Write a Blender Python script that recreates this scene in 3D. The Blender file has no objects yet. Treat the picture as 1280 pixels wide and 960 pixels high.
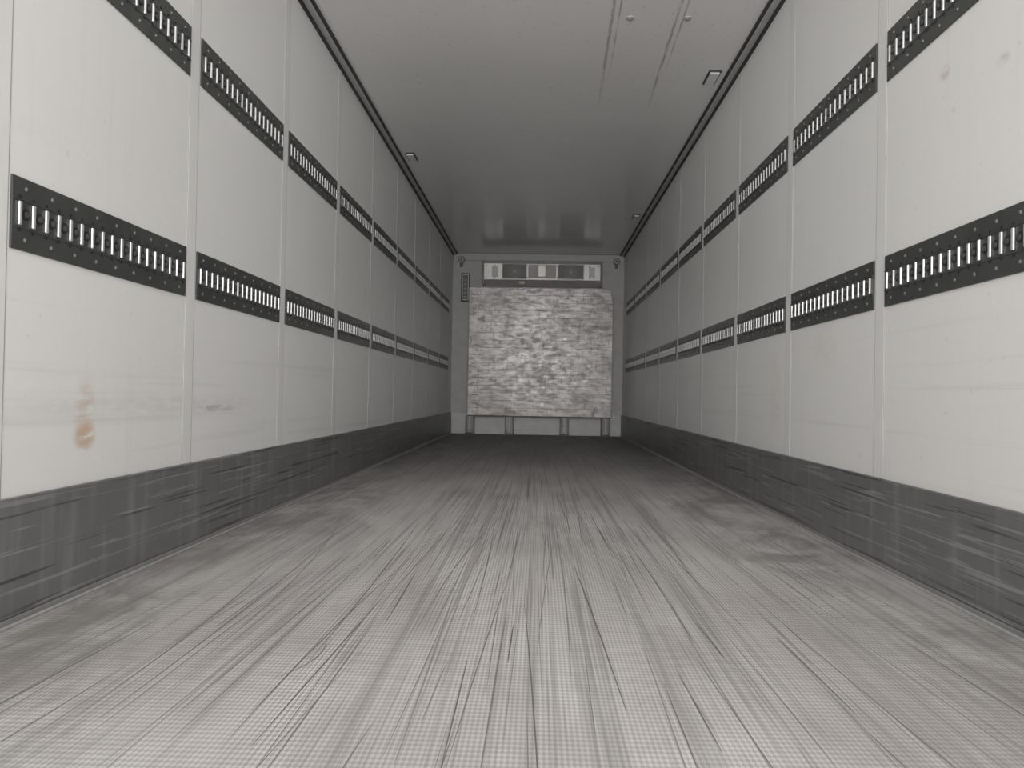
import bpy, bmesh, math, random
from mathutils import Matrix, Vector
random.seed(11)
sc=bpy.context.scene
XL,XR,HT,D,Y0=-1.261,1.199,2.600,11.5,-1.0
CAMH=.574

# ------------------------------------------------------------ node helpers
class NT:
    def __init__(s,name):
        s.m=bpy.data.materials.new(name); s.m.use_nodes=True
        s.t=s.m.node_tree; s.b=s.t.nodes['Principled BSDF']
    def n(s,ty,**k):
        nd=s.t.nodes.new(ty)
        for a,v in k.items(): setattr(nd,a,v)
        return nd
    def l(s,a,b): s.t.links.new(a,b)
    def put(s,inp,v):
        if isinstance(v,bpy.types.NodeSocket): s.l(v,inp)
        else: inp.default_value=v
    def math(s,op,a,b=0.0,c=0.0,clamp=False):
        nd=s.n('ShaderNodeMath',operation=op); nd.use_clamp=clamp
        s.put(nd.inputs[0],a); s.put(nd.inputs[1],b); s.put(nd.inputs[2],c)
        return nd.outputs[0]
    def pos(s):
        if not hasattr(s,'_p'):
            s._p=s.n('ShaderNodeNewGeometry').outputs['Position']
            sp=s.n('ShaderNodeSeparateXYZ'); s.l(s._p,sp.inputs[0]); s.xyz=sp.outputs
        return s._p
    def vec(s,scale,off=(0,0,0)):
        mp=s.n('ShaderNodeMapping'); s.l(s.pos(),mp.inputs[0]); mp.inputs['Scale'].default_value=scale; mp.inputs['Location'].default_value=off
        return mp.outputs[0]
    def noise(s,scale=(1,1,1),sc=1.0,det=2,rough=.5,dist=0,off=(0,0,0)):
        nd=s.n('ShaderNodeTexNoise'); s.l(s.vec(scale,off),nd.inputs['Vector'])
        nd.inputs['Scale'].default_value=sc; nd.inputs['Detail'].default_value=det
        nd.inputs['Roughness'].default_value=rough; nd.inputs['Distortion'].default_value=dist
        return nd.outputs['Fac']
    def ramp(s,v,a,b,lo=0.0,hi=1.0):
        nd=s.n('ShaderNodeMapRange'); s.put(nd.inputs[0],v)
        nd.inputs[1].default_value=a; nd.inputs[2].default_value=b; nd.inputs[3].default_value=lo; nd.inputs[4].default_value=hi
        nd.interpolation_type='SMOOTHSTEP'
        return nd.outputs[0]
    def mix(s,fac,a,b,blend='MIX'):
        nd=s.n('ShaderNodeMix',data_type='RGBA',blend_type=blend)
        s.put(nd.inputs[0],fac)
        for i,v in ((6,a),(7,b)):
            if isinstance(v,tuple): v=(*v,1) if len(v)==3 else v
            s.put(nd.inputs[i],v)
        return nd.outputs[2]
    def color(s,v):
        if isinstance(v,tuple): v=(*v,1)
        s.put(s.b.inputs['Base Color'],v)
    def set(s,rough=None,metal=None,spec=None):
        if rough is not None: s.put(s.b.inputs['Roughness'],rough)
        if metal is not None: s.put(s.b.inputs['Metallic'],metal)
        if spec is not None: s.put(s.b.inputs['Specular IOR Level'],spec)
    def spot(s,axis_a,a0,ra,axis_b,b0,rb):
        s.pos()
        da=s.math('DIVIDE',s.math('SUBTRACT',s.xyz[axis_a],a0),ra)
        db=s.math('DIVIDE',s.math('SUBTRACT',s.xyz[axis_b],b0),rb)
        d=s.math('SQRT',s.math('ADD',s.math('MULTIPLY',da,da),s.math('MULTIPLY',db,db)))
        return s.ramp(d,1.0,.35)

def simple(name,col,rough=.5,metal=0,var=.15,scale=8):
    k=NT(name)
    if var>0:
        f=k.noise((1,1,1),scale,1)
        c0=tuple(max(0,c*(1-var)) for c in col); c1=tuple(min(1,c*(1+var)) for c in col)
        k.color(k.mix(f,c0,c1))
    else: k.color(col)
    k.set(rough,metal); return k.m

# ------------------------------------------------------------ materials
def wall_mat(side):
    k=NT('grp_wall_'+side)
    k.pos()
    base=k.mix(k.noise((1,1,1),1.3,2),(.745,.742,.73),(.805,.802,.79))
    v=k.ramp(k.noise((1,26,1.2),1,3,.6),.56,.78)
    low=k.ramp(k.xyz[2],1.5,.4)
    base=k.mix(k.math('MULTIPLY',v,.10),base,(.50,.47,.42))
    hb=k.ramp(k.noise((1,.35,24),1,4,.65),.52,.74)
    base=k.mix(k.math('MULTIPLY',k.math('MULTIPLY',hb,low),.26),base,(.42,.41,.40))
    sp=k.ramp(k.noise((1,1,1),34,1,.5),.74,.80)
    base=k.mix(k.math('MULTIPLY',sp,.3),base,(.50,.46,.41))
    stn=k.ramp(k.noise((1,12,45),1,3,.6),.32,.58)
    def stain(base,y,ry,z,rz,col,amt):
        m=k.spot(1,y,ry,2,z,rz)
        return k.mix(k.math('MULTIPLY',k.math('MULTIPLY',m,stn),amt),base,col)
    if side=='left':
        base=stain(base,2.19,.065,.50,.12,(.62,.44,.31),.6)
        base=stain(base,2.19,.07,.435,.05,(.56,.38,.24),.75)
        base=stain(base,3.1,.28,.50,.018,(.35,.34,.33),.6)
        base=stain(base,2.6,1.2,.52,.04,(.50,.49,.48),.25)
    else:
        base=stain(base,2.42,.04,1.56,.03,(.50,.42,.34),.6)
        base=stain(base,2.12,.04,1.47,.025,(.50,.42,.34),.55)
        base=stain(base,3.4,.2,.80,.12,(.62,.54,.44),.22)
        base=stain(base,4.1,.12,.6,.25,(.62,.54,.44),.25)
    k.color(base); k.set(.34,0,.5)
    return k.m
MW={'left':wall_mat('left'),'right':wall_mat('right')}

def floor_mat():
    k=NT('anti_slip_floor'); k.pos(); x,y=k.xyz[0],k.xyz[1]
    pa=k.math('SINE',k.math('MULTIPLY',k.math('ADD',x,k.math('MULTIPLY',y,.55)),330))
    pb=k.math('SINE',k.math('MULTIPLY',k.math('SUBTRACT',x,k.math('MULTIPLY',y,.55)),330))
    pat=k.ramp(k.math('MULTIPLY',pa,pb),-.45,.5)
    big=k.noise((1,.45,1),1.7,4,.6,.4)
    med=k.noise((5,1.0,1),1,4,.65,.3,(3,1,0))
    c=k.mix(k.ramp(big,.35,.68),(.47,.445,.435),(.62,.598,.585))
    c=k.mix(k.math('MULTIPLY',k.ramp(med,.48,.75),.45),c,(.25,.235,.225))
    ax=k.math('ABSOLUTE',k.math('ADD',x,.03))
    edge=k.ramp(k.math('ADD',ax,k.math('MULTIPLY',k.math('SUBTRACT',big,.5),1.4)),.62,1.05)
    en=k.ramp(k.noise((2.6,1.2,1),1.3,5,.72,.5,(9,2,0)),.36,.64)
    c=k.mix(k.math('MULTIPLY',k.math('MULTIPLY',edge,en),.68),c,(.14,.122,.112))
    st=k.ramp(k.noise((30,.35,1),1,3,.65,.0,(1,5,0)),.48,.70)
    c=k.mix(k.math('MULTIPLY',st,.48),c,(.16,.15,.145))
    st2=k.ramp(k.noise((95,.8,1),1,2,.6,.0,(3,1,0)),.55,.70)
    c=k.mix(k.math('MULTIPLY',st2,.42),c,(.13,.125,.12))
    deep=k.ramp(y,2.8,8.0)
    c=k.mix(k.math('MULTIPLY',deep,.6),c,(.12,.118,.115))  # floor colour darkens with depth, painting in the fading daylight
    c=k.mix(k.math('MULTIPLY',k.math('SUBTRACT',1.0,pat),.45),c,(.16,.15,.145))
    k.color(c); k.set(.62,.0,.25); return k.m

def ceil_mat():
    k=NT('ceiling_grp'); k.pos(); x,y=k.xyz[0],k.xyz[1]
    c=k.mix(k.noise((1,1,1),1.5,3),(.62,.612,.60),(.70,.692,.68))
    sp=k.ramp(k.noise((1,1,1),30,1),.66,.76)
    c=k.mix(k.math('MULTIPLY',sp,.35),c,(.35,.32,.29))
    nn=k.ramp(k.noise((60,6,1),1,3,.7),.30,.58)
    for x0,dx,y1 in ((.355,.022,5.75),(.392,.012,5.3),(.70,.022,5.8),(.735,.014,5.2)):
        xx=k.math('ABSOLUTE',k.math('SUBTRACT',k.math('SUBTRACT',x,x0),k.math('MULTIPLY',k.math('SUBTRACT',y,4.1),.02)))
        m=k.ramp(xx,dx*.6,dx*.1); g=k.ramp(y,y1,y1-.9)
        c=k.mix(k.math('MULTIPLY',k.math('MULTIPLY',m,g),k.math('MULTIPLY',nn,.75)),c,(.22,.19,.17))
    k.color(c); k.set(.20,0,.75); return k.m

def kick_mat():
    k=NT('kick_plate_grey')
    c=k.mix(k.noise((1,1,1),2.5,3),(.115,.116,.115),(.155,.156,.155))
    v=k.ramp(k.noise((1,13,1.5),1,3,.6),.48,.72)
    c=k.mix(k.math('MULTIPLY',v,.26),c,(.34,.34,.335))
    h=k.ramp(k.noise((1,1.1,75),1,3,.5,.3),.59,.65)
    c=k.mix(k.math('MULTIPLY',h,.75),c,(.03,.03,.03))
    h2=k.ramp(k.noise((1,1.6,80),1,2,.5,.8,(0,4,1)),.60,.67)
    c=k.mix(k.math('MULTIPLY',h2,.4),c,(.38,.38,.37))
    k.color(c); k.set(.38,.15,.5); return k.m

def bulk_mat():
    k=NT('worn_aluminium_bulkhead'); k.pos()
    n1=k.noise((8,1,22),1.0,5,.8,.0); n2=k.noise((24,1,7),1.0,5,.8,.0,(4,0,2)); n3=k.noise((1,1,1),2.2,3,.6,0,(8,1,1))
    c=k.mix(k.ramp(n3,.32,.68),(.20,.19,.183),(.32,.308,.298))
    c=k.mix(k.math('MULTIPLY',k.ramp(n1,.48,.68),.55),c,(.11,.095,.088))
    c=k.mix(k.math('MULTIPLY',k.ramp(n2,.53,.68),.75),c,(.06,.05,.045))
    up=k.ramp(k.xyz[2],1.35,2.0)
    n4=k.ramp(k.noise((6,1,9),1.0,4,.75,.0,(3,0,5)),.50,.64)
    c=k.mix(k.math('MULTIPLY',k.math('MULTIPLY',up,n4),.6),c,(.075,.062,.056))
    mid=k.spot(0,.05,1.1,2,1.15,1.1)
    wn=k.ramp(k.noise((10,1,16),1.0,4,.75,0,(2,2,9)),.50,.66)
    c=k.mix(k.math('MULTIPLY',k.math('MULTIPLY',wn,mid),.55),c,(.58,.57,.55))  # pale blotches around the centre paint a white sheen on the metal
    k.color(c); k.set(k.ramp(n1,.3,.7,.30,.48),.3,.5); return k.m

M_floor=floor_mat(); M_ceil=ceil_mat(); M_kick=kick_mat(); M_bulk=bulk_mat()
M_back=simple('bulkhead_wall_grey',(.33,.33,.325),.4)
M_backlow=simple('bulkhead_wall_lower_white',(.48,.48,.47),.4)
M_seam=simple('white_cover_strip',(.73,.728,.715),.4,0,.04)
M_seamshade=simple('grey_seam_shade',(.33,.33,.32),.6)  # grey lines beside the seam covers, standing in for their grazing shadows
M_gask=simple('black_gasket',(.012,.012,.012),.6,0,0)
M_cove=simple('cove_grey',(.34,.34,.34),.4)
M_rail=simple('rail_dark_paint',(.042,.045,.041),.30,0,.3,14)
M_hole=simple('rail_hole_black',(.008,.008,.008),.9,0,0)
M_bar=simple('galvanised_bar',(.62,.62,.61),.32,.5,.0,30)
M_rivet=simple('dark_rivet',(.085,.088,.083),.35,.3,0)
M_alu=simple('aluminium_unit',(.40,.39,.375),.38,.3,.15,6)
M_alud=simple('aluminium_dull',(.24,.238,.235),.42,.3,.15,6)
M_foot=simple('foot_dark_steel',(.11,.108,.105),.45,.3,.15,6)
M_groove=simple('plank_joint_grey',(.07,.065,.06),.6,0,0)
M_pink=simple('faded_label_panel',(.36,.33,.315),.5)
M_dark=simple('dark_plastic',(.018,.018,.018),.45,0,0)
M_lens=simple('frosted_lens',(.55,.56,.55),.25,0,0)
M_yel=simple('warning_label_yellow',(.44,.39,.27),.5)
M_scuff=[simple('rubber_scuff_dark',(.13,.124,.12),.6,0,0),simple('rubber_scuff_mid',(.18,.172,.165),.6,0,0),simple('rubber_scuff_light',(.24,.23,.22),.6,0,0)]

# ------------------------------------------------------------ mesh builder
class MB:
    def __init__(s): s.bm=bmesh.new(); s.mats=[]
    def mi(s,m):
        if m not in s.mats: s.mats.append(m)
        return s.mats.index(m)
    def box(s,x0,x1,y0,y1,z0,z1,m,bev=0,seg=1):
        r=bmesh.ops.create_cube(s.bm,size=1)
        vs=r['verts']
        bmesh.ops.scale(s.bm,vec=(x1-x0,y1-y0,z1-z0),verts=vs)
        bmesh.ops.translate(s.bm,vec=((x0+x1)/2,(y0+y1)/2,(z0+z1)/2),verts=vs)
        fs=set(f for v in vs for f in v.link_faces); i=s.mi(m)
        for f in fs: f.material_index=i
        if bev>0:
            es=list(set(e for v in vs for e in v.link_edges))
            r=bmesh.ops.bevel(s.bm,geom=es,offset=bev,segments=seg,affect='EDGES',profile=.5)
            for f in r['faces']: f.material_index=i
    def cyl(s,c,r,h,axis,m,n=14,r2=None):
        q=bmesh.ops.create_cone(s.bm,cap_ends=True,segments=n,radius1=r,radius2=r if r2 is None else r2,depth=h)
        rot={'x':Matrix.Rotation(math.pi/2,3,'Y'),'y':Matrix.Rotation(-math.pi/2,3,'X'),'z':Matrix.Identity(3)}[axis]
        bmesh.ops.rotate(s.bm,cent=(0,0,0),matrix=rot,verts=q['verts'])
        bmesh.ops.translate(s.bm,vec=c,verts=q['verts'])
        i=s.mi(m)
        for f in set(f for v in q['verts'] for f in v.link_faces): f.material_index=i
    def prism(s,pts,axis,a0,a1,m):
        def P(p,a):
            return {'x':(a,p[0],p[1]),'y':(p[0],a,p[1]),'z':(p[0],p[1],a)}[axis]
        A=[s.bm.verts.new(P(p,a0)) for p in pts]; B=[s.bm.verts.new(P(p,a1)) for p in pts]
        i=s.mi(m); fs=[s.bm.faces.new(A),s.bm.faces.new(B[::-1])]
        for j in range(len(pts)):
            fs.append(s.bm.faces.new((A[j],B[j],B[(j+1)%len(pts)],A[(j+1)%len(pts)])))
        for f in fs: f.material_index=i
    def ribbon(s,pts,w,z,m):
        # flat tapered mark lying on the floor, normal up
        i=s.mi(m); prev=None; n=len(pts)
        for j,(x,y) in enumerate(pts):
            a=pts[max(0,j-1)]; c=pts[min(n-1,j+1)]
            dx,dy=c[0]-a[0],c[1]-a[1]; L=math.hypot(dx,dy) or 1
            ww=w*.5*(math.sin(math.pi*(j+.35)/(n-.3))**.6)
            nx,ny=-dy/L*ww,dx/L*ww
            cur=(s.bm.verts.new((x+nx,y+ny,z)),s.bm.verts.new((x-nx,y-ny,z)))
            if prev:
                f=s.bm.faces.new((prev[0],prev[1],cur[1],cur[0])); f.material_index=i
            prev=cur
    def mesh(s,name,recalc=True):
        if recalc: bmesh.ops.recalc_face_normals(s.bm,faces=s.bm.faces[:])
        me=bpy.data.meshes.new(name); s.bm.to_mesh(me); s.bm.free()
        for m in s.mats: me.materials.append(m)
        return me
    def obj(s,name,loc=(0,0,0),recalc=True):
        o=bpy.data.objects.new(name,s.mesh(name,recalc)); sc.collection.objects.link(o); o.location=loc; return o

def place(me,name,loc,rz=0):
    o=bpy.data.objects.new(name,me); sc.collection.objects.link(o); o.location=loc; o.rotation_euler=(0,0,rz); return o

# ------------------------------------------------------------ shell
b=MB(); b.box(XL-.08,XR+.08,Y0,D+.08,-.08,0,M_floor)
zz=.0003
cl=lambda v: max(-1.2,min(1.15,v))
for i in range(230):
    # lengthwise rubber marks
    x=random.uniform(-1.1,1.05) if i%3 else random.gauss(-.02,.5)
    if abs(x)>1.1: continue
    y=random.uniform(.4,4.6); L=random.uniform(.25,1.4); a=random.gauss(0,.02)-x*.02; cur=random.gauss(0,.008)
    n=8; pts=[(cl(x+a*L*j/(n-1)+cur*(L*j/(n-1))**2),y+L*j/(n-1)) for j in range(n)]
    zz+=.000002
    b.ribbon(pts,random.choice((.0018,.0022,.0028,.0038)),zz,random.choice(M_scuff))
for i in range(9):
    # long turning arcs left by truck tyres
    x=random.uniform(-.8,.8); y=random.uniform(.8,2.4); L=random.uniform(1.2,2.4); cur=random.choice((-1,1))*random.uniform(.01,.045)
    n=22; pts=[(cl(x+cur*(L*j/(n-1))**2),y+L*j/(n-1)) for j in range(n)]
    zz+=.000002
    b.ribbon(pts,random.choice((.0025,.0035)),zz,random.choice(M_scuff[:2]))
for (x,y,r,a0,da) in ((-.62,1.75,.22,-.9,1.3),):
    pts=[(x+r*.7*math.cos(a0+da*j/17),y+r*math.sin(a0+da*j/17)) for j in range(18)]
    zz+=.000002
    b.ribbon(pts,.003,zz,M_scuff[1])
b.obj('floor')
b=MB(); b.box(XL-.08,XR+.08,Y0,D+.08,HT,HT+.08,M_ceil); b.obj('ceiling')
b=MB(); b.box(XL-.08,XL,Y0,D+.08,0,HT,MW['left']); b.obj('wall_left')
b=MB(); b.box(XR,XR+.08,Y0,D+.08,0,HT,MW['right']); b.obj('wall_right')
b=MB()
b.box(XL,XR,D,D+.08,0,HT,M_back)
b.obj('wall_back')
b=MB()
b.box(XL+.016,XR-.016,D-.03,D-.001,0.001,.31,M_backlow,.006)
b.box(-1.20,1.14,D-.010,D-.001,.33,.345,M_alud)
b.obj('baseboard_back')
b=MB(); b.box(XL+.065,XR-.065,D-.02,D-.001,2.50,HT-.002,M_cove,.004); b.obj('trim_5')

# kick plates
for side,xw,s in (('left',XL,1),('right',XR,-1)):
    b=MB()
    def bx(x0,x1,*a,**k):
        xa,xb=sorted((xw+s*x0,xw+s*x1)); b.box(xa,xb,*a,**k)
    bx(0,.014,Y0,D-.04,.02,.306,M_kick,bev=.003)
    bx(0,.020,Y0,D-.04,.0,.020,M_alud,bev=.003)
    bx(.014,.024,Y0,D-.04,.0,.008,M_cove,bev=.002)
    b.obj('baseboard_'+side)

# ceiling coves
t=1
for xw,s in ((XL,1),(XR,-1)):
    b=MB()
    def bx(x0,x1,*a,**k):
        xa,xb=sorted((xw+s*x0,xw+s*x1)); b.box(xa,xb,*a,**k)
    bx(0,.050,Y0,D-.02,HT-.020,HT,M_cove,bev=.004)
    bx(.044,.064,Y0,D-.02,HT-.016,HT,M_gask)
    bx(0,.014,Y0,D-.02,HT-.036,HT-.016,M_gask)
    b.obj('trim_%d'%t); t+=1

SP=1.0304
seamsL=[2.836+SP*n for n in range(-3,9)]; seamsR=[2.857+SP*n for n in range(-3,9)]
for xw,s,ys in ((XL,1,seamsL),(XR,-1,seamsR)):
    b=MB()
    for y in ys:
        xa,xb=sorted((xw,xw+s*.0008)); b.box(xa,xb,y-.040,y+.040,.306,HT-.036,M_seamshade)
        xa,xb=sorted((xw,xw+s*.0014)); b.box(xa,xb,y-.036,y+.036,.306,HT-.036,M_seam)
    b.obj('trim_%d'%t); t+=1

# ------------------------------------------------------------ tie-down rails
def rail_mesh():
    L=SP-.09; H=.176; b=MB()
    b.box(0,.006,-L/2,L/2,-H/2,H/2,M_rail,bev=.0015)
    b.box(.006,.0085,-L/2+.004,L/2-.004,-.036,-.032,M_rail)
    b.box(.006,.0085,-L/2+.004,L/2-.004,.032,.036,M_rail)
    N=18; p=L/N
    for i in range(N):
        y=-L/2+p*(i+.5)
        b.box(.006,.012,y-.0058,y+.0058,-.029,.029,M_bar,bev=.0028,seg=2)
        b.cyl((.0065,y,.040),.005,.004,'x',M_hole,8)
        b.cyl((.0065,y,-.040),.005,.004,'x',M_hole,8)
        if i<N-1:
            yy=y+p/2
            b.cyl((.0066,yy,0),.0145,.0025,'x',M_hole,14)
            b.cyl((.0085,yy,0),.0075,.004,'x',M_rivet,8)
        if i%2==0:
            b.cyl((.008,y+p/2,.062),.007,.005,'x',M_rivet,10,.004)
            b.cyl((.008,y+p/2,-.062),.007,.005,'x',M_rivet,10,.004)
    return b.mesh('tie_down_rail')
rm=rail_mesh()
cnt=0
for xw,ys,rz in ((XL,seamsL,0),(XR,seamsR,math.pi)):
    for z in (.9893,1.7743):
        for i in range(len(ys)-1):
            nm='tie_down_rail' if cnt==0 else 'tie_down_rail.%03d'%cnt
            place(rm,nm,(xw,(ys[i]+ys[i+1])/2,z),rz); cnt+=1

# ------------------------------------------------------------ bulkhead panel with feet
b=MB()
x0,x1,z0,z1=-.995,1.025,.275,2.085; yf=D-.20
n=17; hz=(z1-z0)/n
for i in range(n):
    za=z0+i*hz
    xb=x1-(.03 if i==n-1 else 0)
    b.box(x0,xb,yf,yf+.03,za+.0016,za+hz-.0016,M_bulk)
b.box(x0+.02,x1-.035,yf+.008,yf+.05,z0+.02,z1-.02,M_groove)
b.box(x0-.012,x0,yf-.004,yf+.05,z0,z1,M_alud,bev=.003)
b.box(x1,x1+.012,yf-.004,yf+.05,z0,z1-.09,M_alud,bev=.003)
b.box(x0,x1-.03,yf-.004,yf+.05,z1,z1+.012,M_alud,bev=.003)
b.box(x0,x1,yf-.004,yf+.05,z0-.016,z0,M_dark,bev=.002)
for xc in (-.965,-.405,.375,.955):
    b.box(xc-.06,xc-.042,yf,D-.031,.012,z0-.012,M_foot,bev=.003)
    b.box(xc+.042,xc+.06,yf,D-.031,.012,z0-.012,M_foot,bev=.003)
    b.box(xc-.044,xc+.044,yf+.03,yf+.04,.03,z0-.012,M_kick)
    b.box(xc-.065,xc+.065,yf-.005,D-.031,0,.014,M_foot,bev=.003)
    b.box(xc-.012,xc+.012,yf+.012,yf+.03,.05,z0-.012,M_alud,bev=.003)
b.obj('bulkhead_air_panel')

# ------------------------------------------------------------ refrigeration unit
b=MB()
ux0,ux1,uz0,uz1=-.80,.845,2.102,2.42; uf=D-.30; ub=D-.022
b.prism([(ub,uz1+.02),(uf,uz1),(uf,uz0+.09),(uf+.09,uz0),(ub,uz0)],'x',ux0,ux1,M_alu)
b.box(ux0-.012,ux0+.01,uf-.01,ub,uz0,uz1+.03,M_foot,bev=.004)
b.box(ux1-.01,ux1+.012,uf-.01,ub,uz0,uz1+.03,M_foot,bev=.004)
b.box(ux0,ux1,uf-.012,uf+.01,uz1-.008,uz1+.02,M_foot,bev=.004)
b.box(ux0,ux1,uf-.012,uf+.0,uz0+.075,uz0+.088,M_alud,bev=.004)
for a,c in ((-.53,-.20),(.25,.60)):
    za,zb=uz0+.105,uz1-.02
    b.box(a,c,uf-.006,uf+.002,za,zb,M_dark)
    fr=.010
    b.box(a-fr,a,uf-.016,uf,za-fr,zb+fr,M_alu,bev=.003); b.box(c,c+fr,uf-.016,uf,za-fr,zb+fr,M_alu,bev=.003)
    b.box(a,c,uf-.016,uf,zb,zb+fr,M_alu,bev=.003); b.box(a,c,uf-.016,uf,za-fr,za,M_alu,bev=.003)
    cx=(a+c)/2; cz=(za+zb)/2
    for r in (.085,.06,.035):
        for j in range(20):
            t0=j*math.tau/20; 
            b.cyl((cx+r*math.cos(t0),uf-.010,cz+r*math.sin(t0)),.004,.004,'y',M_rivet,6)
    b.cyl((cx,uf-.012,cz),.018,.01,'y',M_rivet,16)
b.box(-.17,.22,uf-.010,uf,uz0+.11,uz1-.02,M_pink,bev=.003)
b.box(-.03,.07,uf-.014,uf-.008,uz0+.13,uz1-.03,M_alu,bev=.002)
b.box(-.30,-.22,uf-.014,uf-.006,uz0+.02,uz0+.065,M_yel)
b.box(-.68,-.60,uf-.010,uf,uz0+.12,uz1-.05,M_alud,bev=.002)
b.box(.68,.76,uf-.010,uf,uz0+.12,uz1-.05,M_alud,bev=.002)
for xx in (ux0+.04,ux0+.16,ux1-.16,ux1-.04,-.19,.235):
    b.cyl((xx,uf-.012,uz1-.04),.009,.01,'y',M_dark,8); b.cyl((xx,uf-.012,uz0+.12),.009,.01,'y',M_dark,8)
b.obj('refrigeration_unit')

# ------------------------------------------------------------ temperature indicator
b=MB()
tx,tz0,tz1=-1.075,1.90,2.31
b.box(tx-.062,tx+.062,D-.05,D-.001,tz0,tz1,M_dark,bev=.008,seg=2)
b.box(tx-.046,tx-.038,D-.054,D-.05,tz0+.02,tz1-.02,M_lens)
b.box(tx+.038,tx+.046,D-.054,D-.05,tz0+.02,tz1-.02,M_lens)
b.box(tx-.046,tx+.046,D-.054,D-.05,tz1-.03,tz1-.02,M_lens); b.box(tx-.046,tx+.046,D-.054,D-.05,tz0+.02,tz0+.03,M_lens)
for j in range(5): b.box(tx-.02,tx+.02,D-.053,D-.05,tz0+.06+j*.06,tz0+.075+j*.06,M_kick)
b.obj('temperature_indicator')

def hook():
    b=MB()
    b.cyl((0,-.012,0),.05,.024,'y',M_dark,20); b.cyl((0,-.03,0),.034,.02,'y',M_alud,20); b.cyl((0,-.042,0),.018,.01,'y',M_dark,14)
    b.box(-.02,.02,-.03,0,-.10,-.045,M_dark,bev=.006)
    return b.mesh('cable_gland')
hm=hook()
place(hm,'cable_gland',(-1.140,D-.021,2.50)); place(hm,'cable_gland.001',(1.085,D-.021,2.50))

def lamp():
    b=MB(); 
    b.box(-.040,.040,-.11,.11,-.008,0,M_dark,bev=.003,seg=2)
    b.box(-.030,.030,-.095,.095,-.020,-.006,M_lens,bev=.006,seg=3)
    return b.mesh('ceiling_lamp')
lm=lamp()
place(lm,'ceiling_lamp',(1.06,5.06,HT)); place(lm,'ceiling_lamp.001',(-1.12,6.8,HT)); place(lm,'ceiling_lamp.002',(1.06,9.0,HT))
b=MB()
b.cyl((0,0,-.003),.022,.006,'z',M_alu,18); b.cyl((0,0,-.008),.009,.008,'z',M_alud,10)
pm=b.mesh('ceiling_plug')
place(pm,'ceiling_plug',(.455,4.27,HT)); place(pm,'ceiling_plug.001',(.76,4.27,HT))

# ------------------------------------------------------------ daylight
w=bpy.data.worlds.new('overcast_sky'); sc.world=w; w.use_nodes=True
bg=w.node_tree.nodes['Background']; bg.inputs[0].default_value=(1,.987,.962,1); bg.inputs[1].default_value=3.6
pl=bpy.data.lights.new('door_opening_portal','AREA'); pl.shape='RECTANGLE'; pl.size=XR-XL; pl.size_y=HT; pl.cycles.is_portal=True
po=bpy.data.objects.new('door_opening_portal',pl); sc.collection.objects.link(po); po.location=((XL+XR)/2,Y0-.01,HT/2); po.rotation_euler=(math.radians(90),0,0)
sl=bpy.data.lights.new('axial_daylight_fill','SUN'); sl.energy=5.2; sl.angle=math.radians(56); sl.color=(1,.982,.955)  # added fill, aimed level down the trailer to brighten its far end
so=bpy.data.objects.new('axial_daylight_fill',sl); sc.collection.objects.link(so)
so.rotation_euler=Vector((0,1,0)).to_track_quat('-Z','Y').to_euler(); so.location=(0,-5,3)

# ------------------------------------------------------------ camera
cd=bpy.data.cameras.new('camera'); cd.sensor_width=36; cd.lens=36*1000/1280; cd.clip_start=.02
co=bpy.data.objects.new('camera',cd); sc.collection.objects.link(co)
M=Matrix.Rotation(.0331,4,'Z')@Matrix.Rotation(math.pi/2+.0132,4,'X')@Matrix.Rotation(.0181,4,'Z')
co.matrix_world=Matrix.Translation((0,0,CAMH))@M
sc.camera=co
sc.view_settings.view_transform='Standard'
sc.view_settings.exposure=0
sc.view_settings.gamma=1.1
